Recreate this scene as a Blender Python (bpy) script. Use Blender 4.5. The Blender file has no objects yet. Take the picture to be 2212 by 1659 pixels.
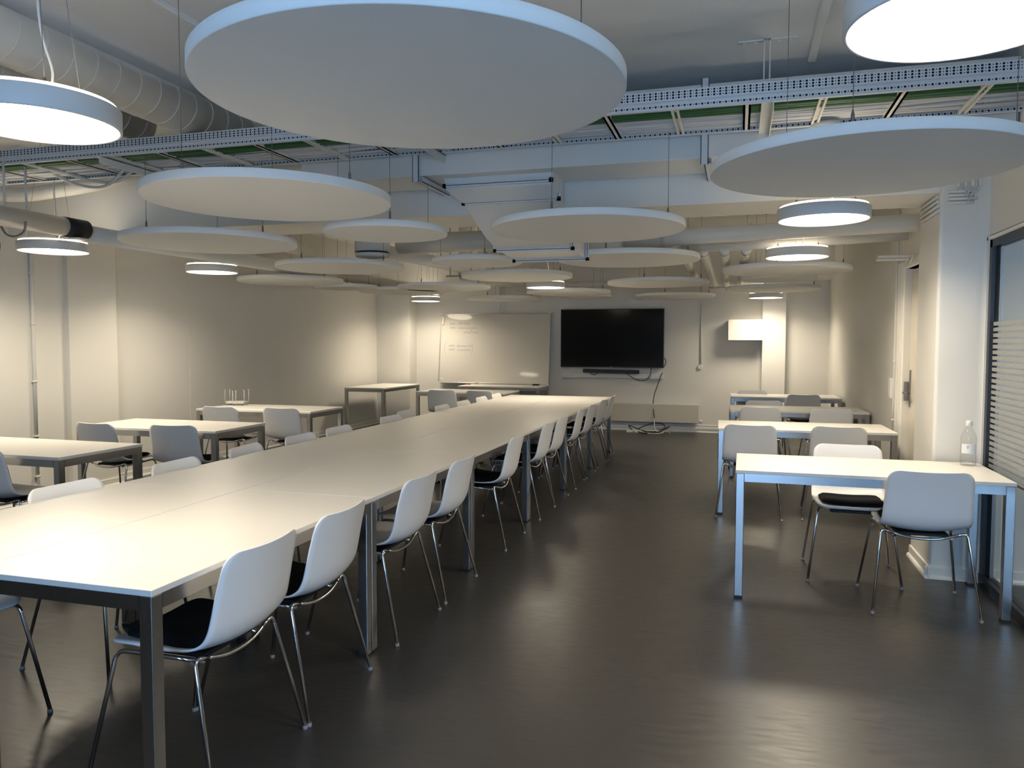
import bpy, bmesh, math, random
from mathutils import Vector, Matrix
random.seed(7)
PI = math.pi
C = bpy.context.scene.collection
sc = bpy.context.scene

# ------------------------------------------------------------------ materials
def new_mat(name):
    m = bpy.data.materials.new(name); m.use_nodes = True
    nt = m.node_tree; return m, nt, nt.nodes['Principled BSDF']
def noise_bump(nt, b, scale, strength, dist=0.002, detail=4.0):
    tc = nt.nodes.new('ShaderNodeTexCoord'); n = nt.nodes.new('ShaderNodeTexNoise')
    n.inputs['Scale'].default_value = scale; n.inputs['Detail'].default_value = detail
    bu = nt.nodes.new('ShaderNodeBump'); bu.inputs['Strength'].default_value = strength
    bu.inputs['Distance'].default_value = dist
    nt.links.new(tc.outputs['Object'], n.inputs['Vector'])
    nt.links.new(n.outputs['Fac'], bu.inputs['Height']); nt.links.new(bu.outputs['Normal'], b.inputs['Normal'])
    return tc, n
def simple(name, col, rough=.5, metal=0., bump=None, var=0., spec=.5, vscale=3.):
    m, nt, b = new_mat(name)
    b.inputs['Base Color'].default_value = (*col, 1); b.inputs['Roughness'].default_value = rough
    b.inputs['Metallic'].default_value = metal; b.inputs['Specular IOR Level'].default_value = spec
    if bump: noise_bump(nt, b, *bump)
    tc = nt.nodes.new('ShaderNodeTexCoord'); n = nt.nodes.new('ShaderNodeTexNoise'); n.inputs['Scale'].default_value = vscale
    r = nt.nodes.new('ShaderNodeMix'); r.data_type = 'RGBA'
    v = max(var, .01)
    r.inputs['A'].default_value = (*[c*(1-v) for c in col], 1); r.inputs['B'].default_value = (*[min(1, c*(1+v)) for c in col], 1)
    nt.links.new(tc.outputs['Object'], n.inputs['Vector']); nt.links.new(n.outputs['Fac'], r.inputs['Factor'])
    nt.links.new(r.outputs['Result'], b.inputs['Base Color'])
    return m
M = {}
M['wall'] = simple('wall_paint', (.74, .72, .67), .6, bump=(60, .12, .003), var=.03, vscale=1.3)
M['ceil'] = simple('ceiling_paint', (.82, .81, .79), .75, bump=(30, .15, .004), var=.04)
M['beam'] = simple('beam_paint', (.80, .78, .73), .6, bump=(20, .1, .004), var=.02)
M['trim'] = simple('trim_paint', (.78, .76, .70), .35, var=.01)
M['duct'] = simple('duct_paint', (.78, .77, .74), .38, var=.03)
M['insul'] = simple('insulation_wrap', (.70, .68, .62), .45, bump=(9, .35, .02), var=.03)
M['felt'] = simple('acoustic_felt', (.84, .83, .80), .95, bump=(350, .1, .001), var=.01, spec=.15)
M['lam'] = simple('white_laminate', (.78, .755, .71), .33, bump=(220, .03, .0006), var=.015)
M['edge'] = simple('laminate_edge', (.72, .73, .75), .4, var=.01)
M['shell'] = simple('chair_plastic', (.83, .83, .83), .36, bump=(400, .03, .0004), var=.005)
M['chrome'] = simple('chrome', (.62, .62, .63), .1, 1.0, var=.01)
M['cushion'] = simple('black_fabric', (.010, .010, .011), .9, bump=(500, .3, .001), var=.1, spec=.15)
M['rubber'] = simple('black_rubber', (.012, .012, .014), .6, var=.05)
M['glide'] = simple('clear_glide', (.22, .22, .22), .3, var=.02)
M['lampbody'] = simple('lamp_body', (.72, .71, .69), .5, var=.01)
M['wire'] = simple('steel_wire', (.20, .19, .18), .45, .6, var=.05)
M['cablew'] = simple('white_cable', (.62, .62, .62), .45, var=.03)
M['cableg'] = simple('green_cable', (.02, .11, .03), .45, var=.15, vscale=8)
M['radpaint'] = simple('radiator_paint', (.60, .56, .46), .45, var=.01)
M['hose'] = simple('green_hose', (.03, .17, .05), .3, var=.05)
M['frameblk'] = simple('black_frame', (.018, .018, .02), .4, var=.05)
M['tvscreen'] = simple('tv_screen', (.003, .003, .003), .12, var=.02, spec=.35)
M['tvbody'] = simple('tv_body', (.01, .01, .012), .5, var=.02)
M['blackcable'] = simple('black_cable', (.015, .012, .012), .5, var=.02)
M['whitepl'] = simple('white_plastic', (.75, .74, .70), .35, var=.01)
M['slot'] = simple('dark_slot', (.01, .01, .012), .8, var=.02)
M['board'] = simple('whiteboard_enamel', (.60, .575, .52), .05, var=.01)
M['alu'] = simple('aluminium', (.55, .54, .52), .35, .7, var=.01)
M['ink'] = simple('faded_marker_ink', (.10, .10, .15), .6, var=.05)
M['inkb'] = simple('faded_blue_ink', (.08, .12, .26), .6, var=.05)
M['water'] = None
M['red'] = simple('red_plastic', (.35, .05, .05), .4, var=.02)
M['cream'] = simple('cream_felt', (.75, .66, .48), .8, var=.03)
M['door'] = simple('door_lacquer', (.62, .57, .48), .22, var=.01)
M['darkmetal'] = simple('worn_steel', (.30, .27, .25), .35, .8, var=.05)

def steel():
    m, nt, b = new_mat('brushed_steel')
    b.inputs['Base Color'].default_value = (.42, .42, .42, 1); b.inputs['Metallic'].default_value = 1.0
    b.inputs['Roughness'].default_value = .22
    tc = nt.nodes.new('ShaderNodeTexCoord'); mp = nt.nodes.new('ShaderNodeMapping'); mp.inputs['Scale'].default_value = (60, 60, 2)
    n = nt.nodes.new('ShaderNodeTexNoise'); n.inputs['Scale'].default_value = 4
    mr = nt.nodes.new('ShaderNodeMapRange'); mr.inputs['To Min'].default_value = .20; mr.inputs['To Max'].default_value = .30
    nt.links.new(tc.outputs['Object'], mp.inputs['Vector']); nt.links.new(mp.outputs['Vector'], n.inputs['Vector'])
    nt.links.new(n.outputs['Fac'], mr.inputs['Value']); nt.links.new(mr.outputs['Result'], b.inputs['Roughness'])
    return m
M['steel'] = steel()

def floor_mat():
    m, nt, b = new_mat('dark_linoleum')
    L = nt.links.new
    tc = nt.nodes.new('ShaderNodeTexCoord')
    n1 = nt.nodes.new('ShaderNodeTexNoise'); n1.inputs['Scale'].default_value = 2.2; n1.inputs['Detail'].default_value = 6
    n2 = nt.nodes.new('ShaderNodeTexNoise'); n2.inputs['Scale'].default_value = 45; n2.inputs['Detail'].default_value = 8
    mp = nt.nodes.new('ShaderNodeMapping'); mp.inputs['Scale'].default_value = (1, 5, 1); mp.inputs['Rotation'].default_value = (0, 0, .5)
    n3 = nt.nodes.new('ShaderNodeTexNoise'); n3.inputs['Scale'].default_value = 9; n3.inputs['Detail'].default_value = 9
    L(tc.outputs['Object'], n1.inputs['Vector']); L(tc.outputs['Object'], n2.inputs['Vector'])
    L(tc.outputs['Object'], mp.inputs['Vector']); L(mp.outputs['Vector'], n3.inputs['Vector'])
    mx = nt.nodes.new('ShaderNodeMix'); mx.data_type = 'RGBA'
    mx.inputs['A'].default_value = (.030, .028, .026, 1); mx.inputs['B'].default_value = (.046, .043, .040, 1)
    L(n2.outputs['Fac'], mx.inputs['Factor']); L(mx.outputs['Result'], b.inputs['Base Color'])
    mr = nt.nodes.new('ShaderNodeMapRange'); mr.inputs['From Min'].default_value = .3; mr.inputs['From Max'].default_value = .7
    mr.inputs['To Min'].default_value = .29; mr.inputs['To Max'].default_value = .40
    L(n3.outputs['Fac'], mr.inputs['Value']); L(mr.outputs['Result'], b.inputs['Roughness'])
    bu = nt.nodes.new('ShaderNodeBump'); bu.inputs['Strength'].default_value = .06; bu.inputs['Distance'].default_value = .002
    L(n2.outputs['Fac'], bu.inputs['Height']); L(bu.outputs['Normal'], b.inputs['Normal'])
    b.inputs['Specular IOR Level'].default_value = .75
    return m
M['floor'] = floor_mat()

LAMP = (1.0, .87, .67); LPOW = 10.8
def emit(name, col, s):
    m = bpy.data.materials.new(name); m.use_nodes = True; nt = m.node_tree
    nt.nodes.clear(); o = nt.nodes.new('ShaderNodeOutputMaterial'); e = nt.nodes.new('ShaderNodeEmission')
    e.inputs['Color'].default_value = (*col, 1); e.inputs['Strength'].default_value = s
    nt.links.new(e.outputs['Emission'], o.inputs['Surface']); return m
M['emit'] = emit('lamp_diffuser', LAMP, 5.0)
M['emit2'] = emit('lamp_upglow', LAMP, 2.0)

def mixmat(name, build):
    m = bpy.data.materials.new(name); m.use_nodes = True; nt = m.node_tree; nt.nodes.clear()
    o = nt.nodes.new('ShaderNodeOutputMaterial'); build(nt, o); return m
def glass_build(tint, rough):
    def f(nt, o):
        t = nt.nodes.new('ShaderNodeBsdfTransparent'); t.inputs['Color'].default_value = (*tint, 1)
        g = nt.nodes.new('ShaderNodeBsdfGlossy'); g.inputs['Roughness'].default_value = rough
        lw = nt.nodes.new('ShaderNodeLayerWeight'); lw.inputs['Blend'].default_value = .5
        pw = nt.nodes.new('ShaderNodeMath'); pw.operation = 'POWER'; pw.inputs[1].default_value = 4.0; nt.links.new(lw.outputs['Facing'], pw.inputs[0])
        fr = nt.nodes.new('ShaderNodeMath'); fr.operation = 'MULTIPLY_ADD'; fr.inputs[1].default_value = .75; fr.inputs[2].default_value = .035; nt.links.new(pw.outputs[0], fr.inputs[0])
        mx = nt.nodes.new('ShaderNodeMixShader')
        nt.links.new(fr.outputs[0], mx.inputs['Fac']); nt.links.new(t.outputs[0], mx.inputs[1]); nt.links.new(g.outputs[0], mx.inputs[2])
        nt.links.new(mx.outputs[0], o.inputs['Surface'])
    return f
M['glass'] = mixmat('partition_glass', glass_build((.93, .95, .94), .02))
M['pet'] = mixmat('clear_bottle_plastic', glass_build((.975, .975, .97), .05))
M['acrylic'] = mixmat('clear_acrylic', glass_build((.85, .85, .84), .1))
def film_build(nt, o):
    t = nt.nodes.new('ShaderNodeBsdfTransparent'); t.inputs['Color'].default_value = (.8, .8, .8, 1)
    d = nt.nodes.new('ShaderNodeBsdfDiffuse'); d.inputs['Color'].default_value = (.42, .43, .42, 1)
    mx = nt.nodes.new('ShaderNodeMixShader'); mx.inputs['Fac'].default_value = .72
    nt.links.new(t.outputs[0], mx.inputs[1]); nt.links.new(d.outputs[0], mx.inputs[2]); nt.links.new(mx.outputs[0], o.inputs['Surface'])
M['film'] = mixmat('frosted_film', film_build)

def perforated():
    """white painted sheet with round holes whose dark insides are painted on: object X along the rail, Z up"""
    m, nt, b = new_mat('painted_hole_sheet'); L = nt.links.new
    b.inputs['Base Color'].default_value = (.66, .68, .70, 1); b.inputs['Roughness'].default_value = .4
    tc = nt.nodes.new('ShaderNodeTexCoord'); sp = nt.nodes.new('ShaderNodeSeparateXYZ'); L(tc.outputs['Object'], sp.inputs[0])
    def mth(op, a, bb=None, c=None):
        n = nt.nodes.new('ShaderNodeMath'); n.operation = op
        for i, v in enumerate((a, bb, c)):
            if v is None: continue
            if hasattr(v, 'is_linked') or hasattr(v, 'links'): L(v, n.inputs[i])
            else: n.inputs[i].default_value = v
        return n.outputs[0]
    x, z = sp.outputs['X'], sp.outputs['Z']
    def holes(px, offx, zs, r, dz=None):
        fx = mth('SUBTRACT', mth('FRACT', mth('DIVIDE', mth('ADD', x, offx), px)), .5)
        dx = mth('MULTIPLY', fx, px)
        res = None
        for z0 in zs:
            dzz = mth('SUBTRACT', z, z0)
            d = mth('SQRT', mth('ADD', mth('MULTIPLY', dx, dx), mth('MULTIPLY', dzz, dzz)))
            h = mth('LESS_THAN', d, r)
            res = h if res is None else mth('MAXIMUM', res, h)
        return res
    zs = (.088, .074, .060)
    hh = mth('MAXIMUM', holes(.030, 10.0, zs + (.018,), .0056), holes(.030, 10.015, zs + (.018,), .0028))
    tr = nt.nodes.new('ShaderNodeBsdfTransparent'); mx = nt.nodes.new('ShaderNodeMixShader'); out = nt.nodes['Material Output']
    tr = nt.nodes.new('ShaderNodeBsdfDiffuse'); tr.inputs['Color'].default_value = (.02, .02, .022, 1)  # shade inside the holes painted as dark dots, nothing is cut through
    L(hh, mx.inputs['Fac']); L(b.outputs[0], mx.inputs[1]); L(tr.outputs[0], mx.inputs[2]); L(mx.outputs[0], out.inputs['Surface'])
    return m
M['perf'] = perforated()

# ------------------------------------------------------------------ geometry
class MB:
    def __init__(s): s.v = []; s.f = []; s.sm = []
    def add(s, vs, fs, smooth=False):
        o = len(s.v); s.v += [tuple(v) for v in vs]
        for f in fs: s.f.append(tuple(i+o for i in f)); s.sm.append(smooth)
    def box(s, x0, x1, y0, y1, z0, z1, mat=None):
        vs = [Vector(p) for p in ((x0,y0,z0),(x1,y0,z0),(x1,y1,z0),(x0,y1,z0),(x0,y0,z1),(x1,y0,z1),(x1,y1,z1),(x0,y1,z1))]
        if mat is not None: vs = [mat @ v for v in vs]
        s.add(vs, [(0,3,2,1),(4,5,6,7),(0,1,5,4),(1,2,6,5),(2,3,7,6),(3,0,4,7)])
    def bbox(s, x0, x1, y0, y1, z0, z1, b=.003, seg=2):
        bm = bmesh.new(); vs = [bm.verts.new(p) for p in ((x0,y0,z0),(x1,y0,z0),(x1,y1,z0),(x0,y1,z0),(x0,y0,z1),(x1,y0,z1),(x1,y1,z1),(x0,y1,z1))]
        for f in [(0,3,2,1),(4,5,6,7),(0,1,5,4),(1,2,6,5),(2,3,7,6),(3,0,4,7)]: bm.faces.new([vs[i] for i in f])
        bmesh.ops.bevel(bm, geom=bm.edges[:], offset=b, segments=seg, affect='EDGES', profile=.5)
        bm.verts.index_update()
        s.add([v.co.copy() for v in bm.verts], [tuple(v.index for v in f.verts) for f in bm.faces]); bm.free()
    def lathe(s, prof, n=48, cap=True, c=(0, 0, 0), smooth=True):
        """prof: list of (r, z) from bottom to top, about Z through c"""
        vs = []; fs = []
        for r, z in prof:
            for k in range(n):
                a = 2*PI*k/n; vs.append((c[0]+r*math.cos(a), c[1]+r*math.sin(a), c[2]+z))
        m = len(prof)
        for i in range(m-1):
            for k in range(n):
                k2 = (k+1) % n; fs.append((i*n+k, i*n+k2, (i+1)*n+k2, (i+1)*n+k))
        s.add(vs, fs, smooth)
        if cap:
            o = len(s.v)-len(vs)
            s.f.append(tuple(o+k for k in reversed(range(n)))); s.sm.append(False)
            s.f.append(tuple(o+(m-1)*n+k for k in range(n))); s.sm.append(False)
    def tube(s, pts, r, n=10, cap=True, closed=False, smooth=True):
        pts = [Vector(p) for p in pts]; N = len(pts)
        rs = r if isinstance(r, (list, tuple)) else [r]*N
        T = []
        for i in range(N):
            a = pts[(i-1) % N] if (closed or i > 0) else pts[i]; b = pts[(i+1) % N] if (closed or i < N-1) else pts[i]
            t = (b-a); t = t.normalized() if t.length > 1e-9 else Vector((0, 0, 1)); T.append(t)
        up = Vector((0, 0, 1)) if abs(T[0].z) < .9 else Vector((1, 0, 0))
        nrm = (up - T[0]*up.dot(T[0])).normalized(); vs = []
        for i in range(N):
            nrm = (nrm - T[i]*nrm.dot(T[i])).normalized(); bn = T[i].cross(nrm)
            for k in range(n):
                a = 2*PI*k/n; vs.append(pts[i] + (nrm*math.cos(a)+bn*math.sin(a))*rs[i])
        fs = []
        for i in range(N if closed else N-1):
            j = (i+1) % N
            for k in range(n):
                k2 = (k+1) % n; fs.append((i*n+k, i*n+k2, j*n+k2, j*n+k))
        o = len(s.v); s.add(vs, fs, smooth)
        if cap and not closed:
            s.f.append(tuple(o+k for k in reversed(range(n)))); s.sm.append(False)
            s.f.append(tuple(o+(N-1)*n+k for k in range(n))); s.sm.append(False)
    def build(s, name, mat, parent=None, fix=False):
        me = bpy.data.meshes.new(name); me.from_pydata(s.v, [], s.f); me.materials.append(M[mat] if isinstance(mat, str) else mat)
        for p, q in zip(me.polygons, s.sm): p.use_smooth = q
        if fix:
            bm = bmesh.new(); bm.from_mesh(me); bmesh.ops.recalc_face_normals(bm, faces=bm.faces[:]); bm.to_mesh(me); bm.free()
        me.update(); o = bpy.data.objects.new(name, me); C.objects.link(o)
        if parent: o.parent = parent
        return o
def smooth_path(pts, r=.03, k=5):
    """round the corners of a polyline"""
    pts = [Vector(p) for p in pts]; out = [pts[0]]
    for i in range(1, len(pts)-1):
        a, b, c = pts[i-1], pts[i], pts[i+1]
        d = min(r, (a-b).length*.48, (c-b).length*.48); p0 = b+(a-b).normalized()*d; p1 = b+(c-b).normalized()*d
        for j in range(k+1):
            t = j/k; out.append(p0*(1-t)**2 + b*2*t*(1-t) + p1*t*t)
    out.append(pts[-1]); return out
def catmull(pts, k=8):
    pts = [Vector(p) for p in pts]; P = [pts[0]]+pts+[pts[-1]]; out = []
    for i in range(1, len(P)-2):
        for j in range(k):
            t = j/k; a, b, c, d = P[i-1], P[i], P[i+1], P[i+2]
            out.append(.5*((2*b)+(c-a)*t+(2*a-5*b+4*c-d)*t*t+(3*b-a-3*c+d)*t**3))
    out.append(pts[-1]); return out
def tag(o, label=None, cat=None, group=None, kind=None):
    if label: o['label'] = label
    if cat: o['category'] = cat
    if group: o['group'] = group
    if kind: o['kind'] = kind
    return o
def thing(name, label, cat, loc=(0, 0, 0), rz=0, group=None):
    o = bpy.data.objects.new(name, None); C.objects.link(o); o.location = loc; o.rotation_euler = (0, 0, rz)
    o.empty_display_size = .1
    return tag(o, label, cat, group)
KIDS = {}
def kids(o): return [c for c in bpy.data.objects if c.parent is o]
def dup(src, loc, rz, label, cache={}):
    if src.name not in cache: cache[src.name] = [(c, kids(c)) for c in kids(src)]
    r = src.copy(); C.objects.link(r); r.location = loc; r.rotation_euler = (0, 0, rz)
    if label: r['label'] = label
    for c, g in cache[src.name]:
        d = c.copy(); C.objects.link(d); d.parent = r
        for e in g:
            h = e.copy(); C.objects.link(h); h.parent = d
    return r
def struct(name, mb, mat, fix=False):
    o = mb.build(name, mat, fix=fix); o['kind'] = 'structure'; return o

# ------------------------------------------------------------------ the room
XL, XR, YB, ZC = -6.24, 1.34, 12.90, 3.10
YF = -1.9                      # wall behind the camera
b = MB(); b.box(-6.95, 4.2, YF-.3, 13.2, -.12, 0); struct('floor', b, 'floor')
b = MB(); b.box(-6.95, 4.2, YF-.3, 13.2, ZC, ZC+.15)
struct('ceiling', b, 'ceil')
b = MB(); b.box(XL-.3, 1.6, YB, YB+.25, 0, ZC); struct('wall_back', b, 'wall')
# left wall: near stretch, flat pilaster, recessed far stretch with a fine joint line
b = MB(); b.box(XL-.3, -6.15, YF, 5.83, 0, ZC); b.bbox(XL-.3, -6.10, 5.83, 6.42, 0, ZC, .006)
b.box(XL-.3, XL, 6.42, 7.655, 0, ZC); b.box(XL-.3, XL, 7.667, YB, 0, ZC); b.box(XL-.3, XL-.006, 7.655, 7.667, 0, ZC)
struct('wall_left', b, 'wall')
b = MB(); b.box(-6.24, -5.60, 12.58, YB, 0, ZC); struct('trim_1', b, 'wall')          # pier in the far corner
# right wall beyond the column, with a door opening y 6.10..7.05
DY0, DY1, DZ = 6.12, 7.14, 2.08
b = MB(); b.box(XR, XR+.25, 5.80, DY0, 0, ZC); b.box(XR, XR+.25, DY1, YB, 0, ZC); b.box(XR, XR+.25, DY0, DY1, DZ, ZC)
struct('wall_right', b, 'wall')
# column at the end of the glass partition and the wall running on behind the glass
b = MB()
bm = bmesh.new(); r = .02
prof = [(1.16+r*(1-math.cos(a)), 5.27+r*(1-math.sin(a))) for a in [PI/2*k/6 for k in range(7)]]
loop = prof + [(1.50, 5.27), (1.50, 5.80), (1.16, 5.80)]
n = len(loop)
b.add([(x, y, 0) for x, y in loop]+[(x, y, ZC) for x, y in loop], [(i, (i+1) % n, n+(i+1) % n, n+i) for i in range(n)] + [tuple(range(n))[::-1], tuple(range(n, 2*n))])
struct('trim_2', b, 'wall', fix=True)
b = MB(); b.box(1.50, 4.2, 5.30, 5.5, 0, ZC); struct('wall_corridor_end', b, 'wall')
b = MB(); b.box(4.0, 4.2, YF, 5.3, 0, ZC); struct('wall_corridor_side', b, 'wall')
# partition wall above the glass (glass from z .04 to 2.08)
GX, GZ = 1.43, 2.075
b = MB(); b.box(GX, GX+.12, YF, 5.27, GZ+.03, ZC); b.box(GX, GX+.12, YF, -.6, 0, GZ+.03); struct('wall_partition', b, 'wall')
# wall behind the camera with two tall window openings to the daylight
WZ0, WZ1 = .15, 2.35
b = MB()
b.box(-6.95, -1.0, YF-.2, YF, 0, ZC); b.box(.85, 2.2, YF-.2, YF, 0, ZC); b.box(3.6, 4.2, YF-.2, YF, 0, ZC)
for x0, x1 in ((-1.0, .85), (2.2, 3.6)): b.box(x0, x1, YF-.2, YF, 0, WZ0); b.box(x0, x1, YF-.2, YF, WZ1, ZC)
struct('wall_front', b, 'wall')
for i, (x0, x1) in enumerate(((-1.0, .85), (2.2, 3.6))):
    w = thing('window_%d' % (i+1), None, None); w['kind'] = 'structure'
    b = MB(); t = .05
    b.box(x0, x0+t, YF-.12, YF-.06, WZ0, WZ1); b.box(x1-t, x1, YF-.12, YF-.06, WZ0, WZ1); b.box(x0, x1, YF-.12, YF-.06, WZ0, WZ0+t); b.box(x0, x1, YF-.12, YF-.06, WZ1-t, WZ1)
    b.box((x0+x1)/2-.025, (x0+x1)/2+.025, YF-.12, YF-.06, WZ0, WZ1)
    b.build('window_frame', 'trim', w)
    b = MB(); b.box(x0+t, x1-t, YF-.095, YF-.09, WZ0+t, WZ1-t); b.build('pane', 'glass', w)
# beams across the room
b = MB(); b.box(-6.75, 1.16, 5.27, 5.80, 2.375, ZC); struct('trim_3', b, 'beam')
b = MB(); b.box(XL-.1, XR, 12.36, YB, 2.44, ZC); struct('trim_4', b, 'beam')
# baseboards: a flat board with a small rounded shoe
def baseboard(name, p, q, nrm):
    p, q, nrm = Vector(p), Vector(q), Vector(nrm)
    prof = [(0, .075), (.010, .075), (.012, .070), (.012, .022), (.020, .020), (.026, .012), (.028, 0), (0, 0)]
    vs = []
    for e in (p, q): vs += [(e.x+nrm.x*d, e.y+nrm.y*d, z) for d, z in prof]
    n = len(prof); b = MB(); b.add(vs, [(i, (i+1) % n, n+(i+1) % n, n+i) for i in range(n)]+[tuple(range(n)), tuple(range(n, 2*n))[::-1]])
    return struct(name, b, 'trim', fix=True)
baseboard('baseboard_back', (-5.60, YB), (XR, YB), (0, -1))
baseboard('baseboard_left', (XL, 6.42), (XL, 12.58), (1, 0))
baseboard('baseboard_left_near', (-6.15, YF), (-6.15, 5.83), (1, 0))
baseboard('baseboard_pilaster', (-6.10, 5.80), (-6.10, 6.45), (1, 0))
baseboard('baseboard_right', (XR, 7.45), (XR, YB), (-1, 0))
baseboard('baseboard_column_front', (1.132, 5.27), (1.50, 5.27), (0, -1))
baseboard('baseboard_column_side', (1.16, 5.242), (1.16, 5.80), (-1, 0))
baseboard('baseboard_corridor', (1.50, 5.30), (4.0, 5.30), (0, -1))

# door in the right wall with casing, leaf, handle, closer
d = thing('door_1', None, None); d['kind'] = 'structure'
b = MB(); b.bbox(XR-.02, XR+.10, DY1-.01, DY1+.28, 0, DZ+.07, .006); b.bbox(XR-.02, XR+.10, DY0-.08, DY0, 0, DZ+.07, .006); b.bbox(XR-.02, XR+.10, DY0, DY1, DZ, DZ+.07, .006)
for k in range(3): b.box(XR-.027, XR-.02, DY1+.02+k*.085, DY1+.075+k*.085, 0, DZ+.05)
b.build('door_casing', 'trim', d)
b = MB(); b.bbox(XR+.035, XR+.075, DY0, DY1-.012, .01, DZ-.01, .003); leaf = b.build('door_leaf', 'door', d)
b = MB(); b.bbox(XR+.026, XR+.036, DY1-.09, DY1-.055, .93, 1.24, .004); b.tube(smooth_path([(XR+.03, DY1-.072, 1.05), (XR-.02, DY1-.072, 1.05), (XR-.02, DY1-.19, 1.05)], .02), .009); b.build('door_handle', 'darkmetal', leaf)
b = MB(); b.box(XR-.004, XR+.04, DY1-.03, DY1-.018, .98, 1.14); b.build('strike_plate', 'darkmetal', leaf)
b = MB(); b.bbox(XR-.005, XR+.035, DY0+.2, DY0+.45, DZ-.10, DZ-.04, .004); b.build('door_closer', 'whitepl', leaf)
cr = thing('cable_trunking', 'short white trunking arm jutting out over the door casing', 'trunking')
b = MB(); b.bbox(1.07, 1.33, 6.86, 6.90, 2.155, 2.17, .002); b.bbox(1.07, 1.33, 6.92, 6.97, 2.135, 2.148, .002); b.build('arm', 'whitepl', cr)
b = MB(); b.tube([(1.30, 6.88, 2.15), (1.33, 7.2, 2.10)], .010); b.tube([(1.30, 6.7, 2.15), (1.33, 7.05, 2.10)], .010); b.build('brace', 'whitepl', cr)
# vertical pipes on walls ---------------------------------------------------
def vpipe(name, label, cat, x, y, z0, z1, r, clips, nrm, group=None, mat='whitepl'):
    t = thing(name, label, cat, (x, y, z0), 0, group)
    b = MB(); b.tube([(0, 0, 0), (0, 0, z1-z0)], r, 10); b.build('pipe', mat, t)
    for zc in clips:
        b = MB(); b.lathe([(r*1.5, -.008), (r*1.5, .008)], 10, c=(0, 0, zc-z0)); b.box(-.006, .006, -.006, .006, zc-z0-.006, zc-z0+.006, Matrix.Translation(Vector(nrm)*-r*1.2))
        b.build('pipe_clip', mat, t)
    return t
vpipe('heating_pipe', 'thin white pipe running down the wall beside the projecting wall corner', 'pipe', -6.132, 5.47, .22, 3.08, .016, (2.08, 1.62, 1.10, .60, .23), (1, 0, 0))
vpipe('cable_conduit', 'thin white conduit with socket box beside the door casing', 'conduit', XR-.014, 7.50, .02, 3.08, .010, (2.2, 1.30, .78), (-1, 0, 0))
sw = thing('wall_switch', 'white surface switch box on the wall next to the door casing', 'switch', (XR-.02, 7.56, 1.06))
b = MB(); b.bbox(-.02, .02, -.05, .05, -.09, .09, .006); b.build('box', 'whitepl', sw)
for zz in (.06, -.05): b = MB(); b.tube([(0, .05, zz), (-.01, .085, zz)], .012, 8); b.build('gland', 'whitepl', sw)
vpipe('cable_conduit', 'white conduit dropping to a single outlet between the screen and wall cabinet', 'conduit', -.59, YB-.014, 1.10, 2.44, .011, (1.5, 2.1), (0, -1, 0))
o = thing('wall_socket', 'small round white outlet at the foot of the dropping conduit', 'socket', (-.60, YB-.03, 1.07))
b = MB(); b.lathe([(.034, 0), (.040, .006), (.040, .03)], 20); ob = b.build('socket_box', 'whitepl', o); ob.rotation_euler = (-PI/2, 0, 0); ob.location = (0, -.0, 0)
for x, w in ((-4.02, 'rearmost one above the leaning whiteboard'), (-3.955, 'partner of the pair above the leaning whiteboard')):
    vpipe('cable_conduit', 'thin white conduit, %s' % w, 'conduit', x, YB-.02, 1.9, 2.44, .010, (2.2,), (0, -1, 0))

# ------------------------------------------------------------------ glass partition (window_3)
g = thing('window_3', None, None); g['kind'] = 'structure'
Y0, Y1 = -.6, 5.25
b = MB(); f = .045
b.box(GX, GX+.06, Y1-f, Y1, 0, GZ); b.box(GX, GX+.06, Y0, Y0+f, 0, GZ); b.box(GX, GX+.06, Y0, Y1, GZ-f, GZ); b.box(GX-.005, GX+.06, Y0, Y1, 0, .06)
b.box(GX, GX+.06, 2.2, 2.2+f, 0, GZ)
b.build('frame', 'frameblk', g)
b = MB(); b.box(GX-.012, GX, Y1-.0, Y1+.018, 0, GZ+.02); b.box(GX-.012, GX, Y0, Y1+.018, GZ, GZ+.02); b.build('edge_trim', 'trim', g)
b = MB(); b.box(GX+.03, GX+.05, Y1-f-.055, Y1-f, .06, GZ-f); b.build('inner_frame', 'darkmetal', g)
b = MB(); b.box(GX+.022, GX+.030, Y0+f, 2.2, .06, GZ-f); b.box(GX+.022, GX+.030, 2.2+f, Y1-f, .06, GZ-f); b.build('pane', 'glass', g)
b = MB()
zz = 1.588
while zz > .70:
    b.box(GX+.0195, GX+.021, 2.2+f, Y1-f, zz-.022, zz); b.box(GX+.0195, GX+.021, Y0+f, 2.2, zz-.022, zz); zz -= .0338
b.box(GX+.0195, GX+.021, 2.2+f, Y1-f, .68, .70)
b.build('frosted_stripes', 'film', g)

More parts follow.
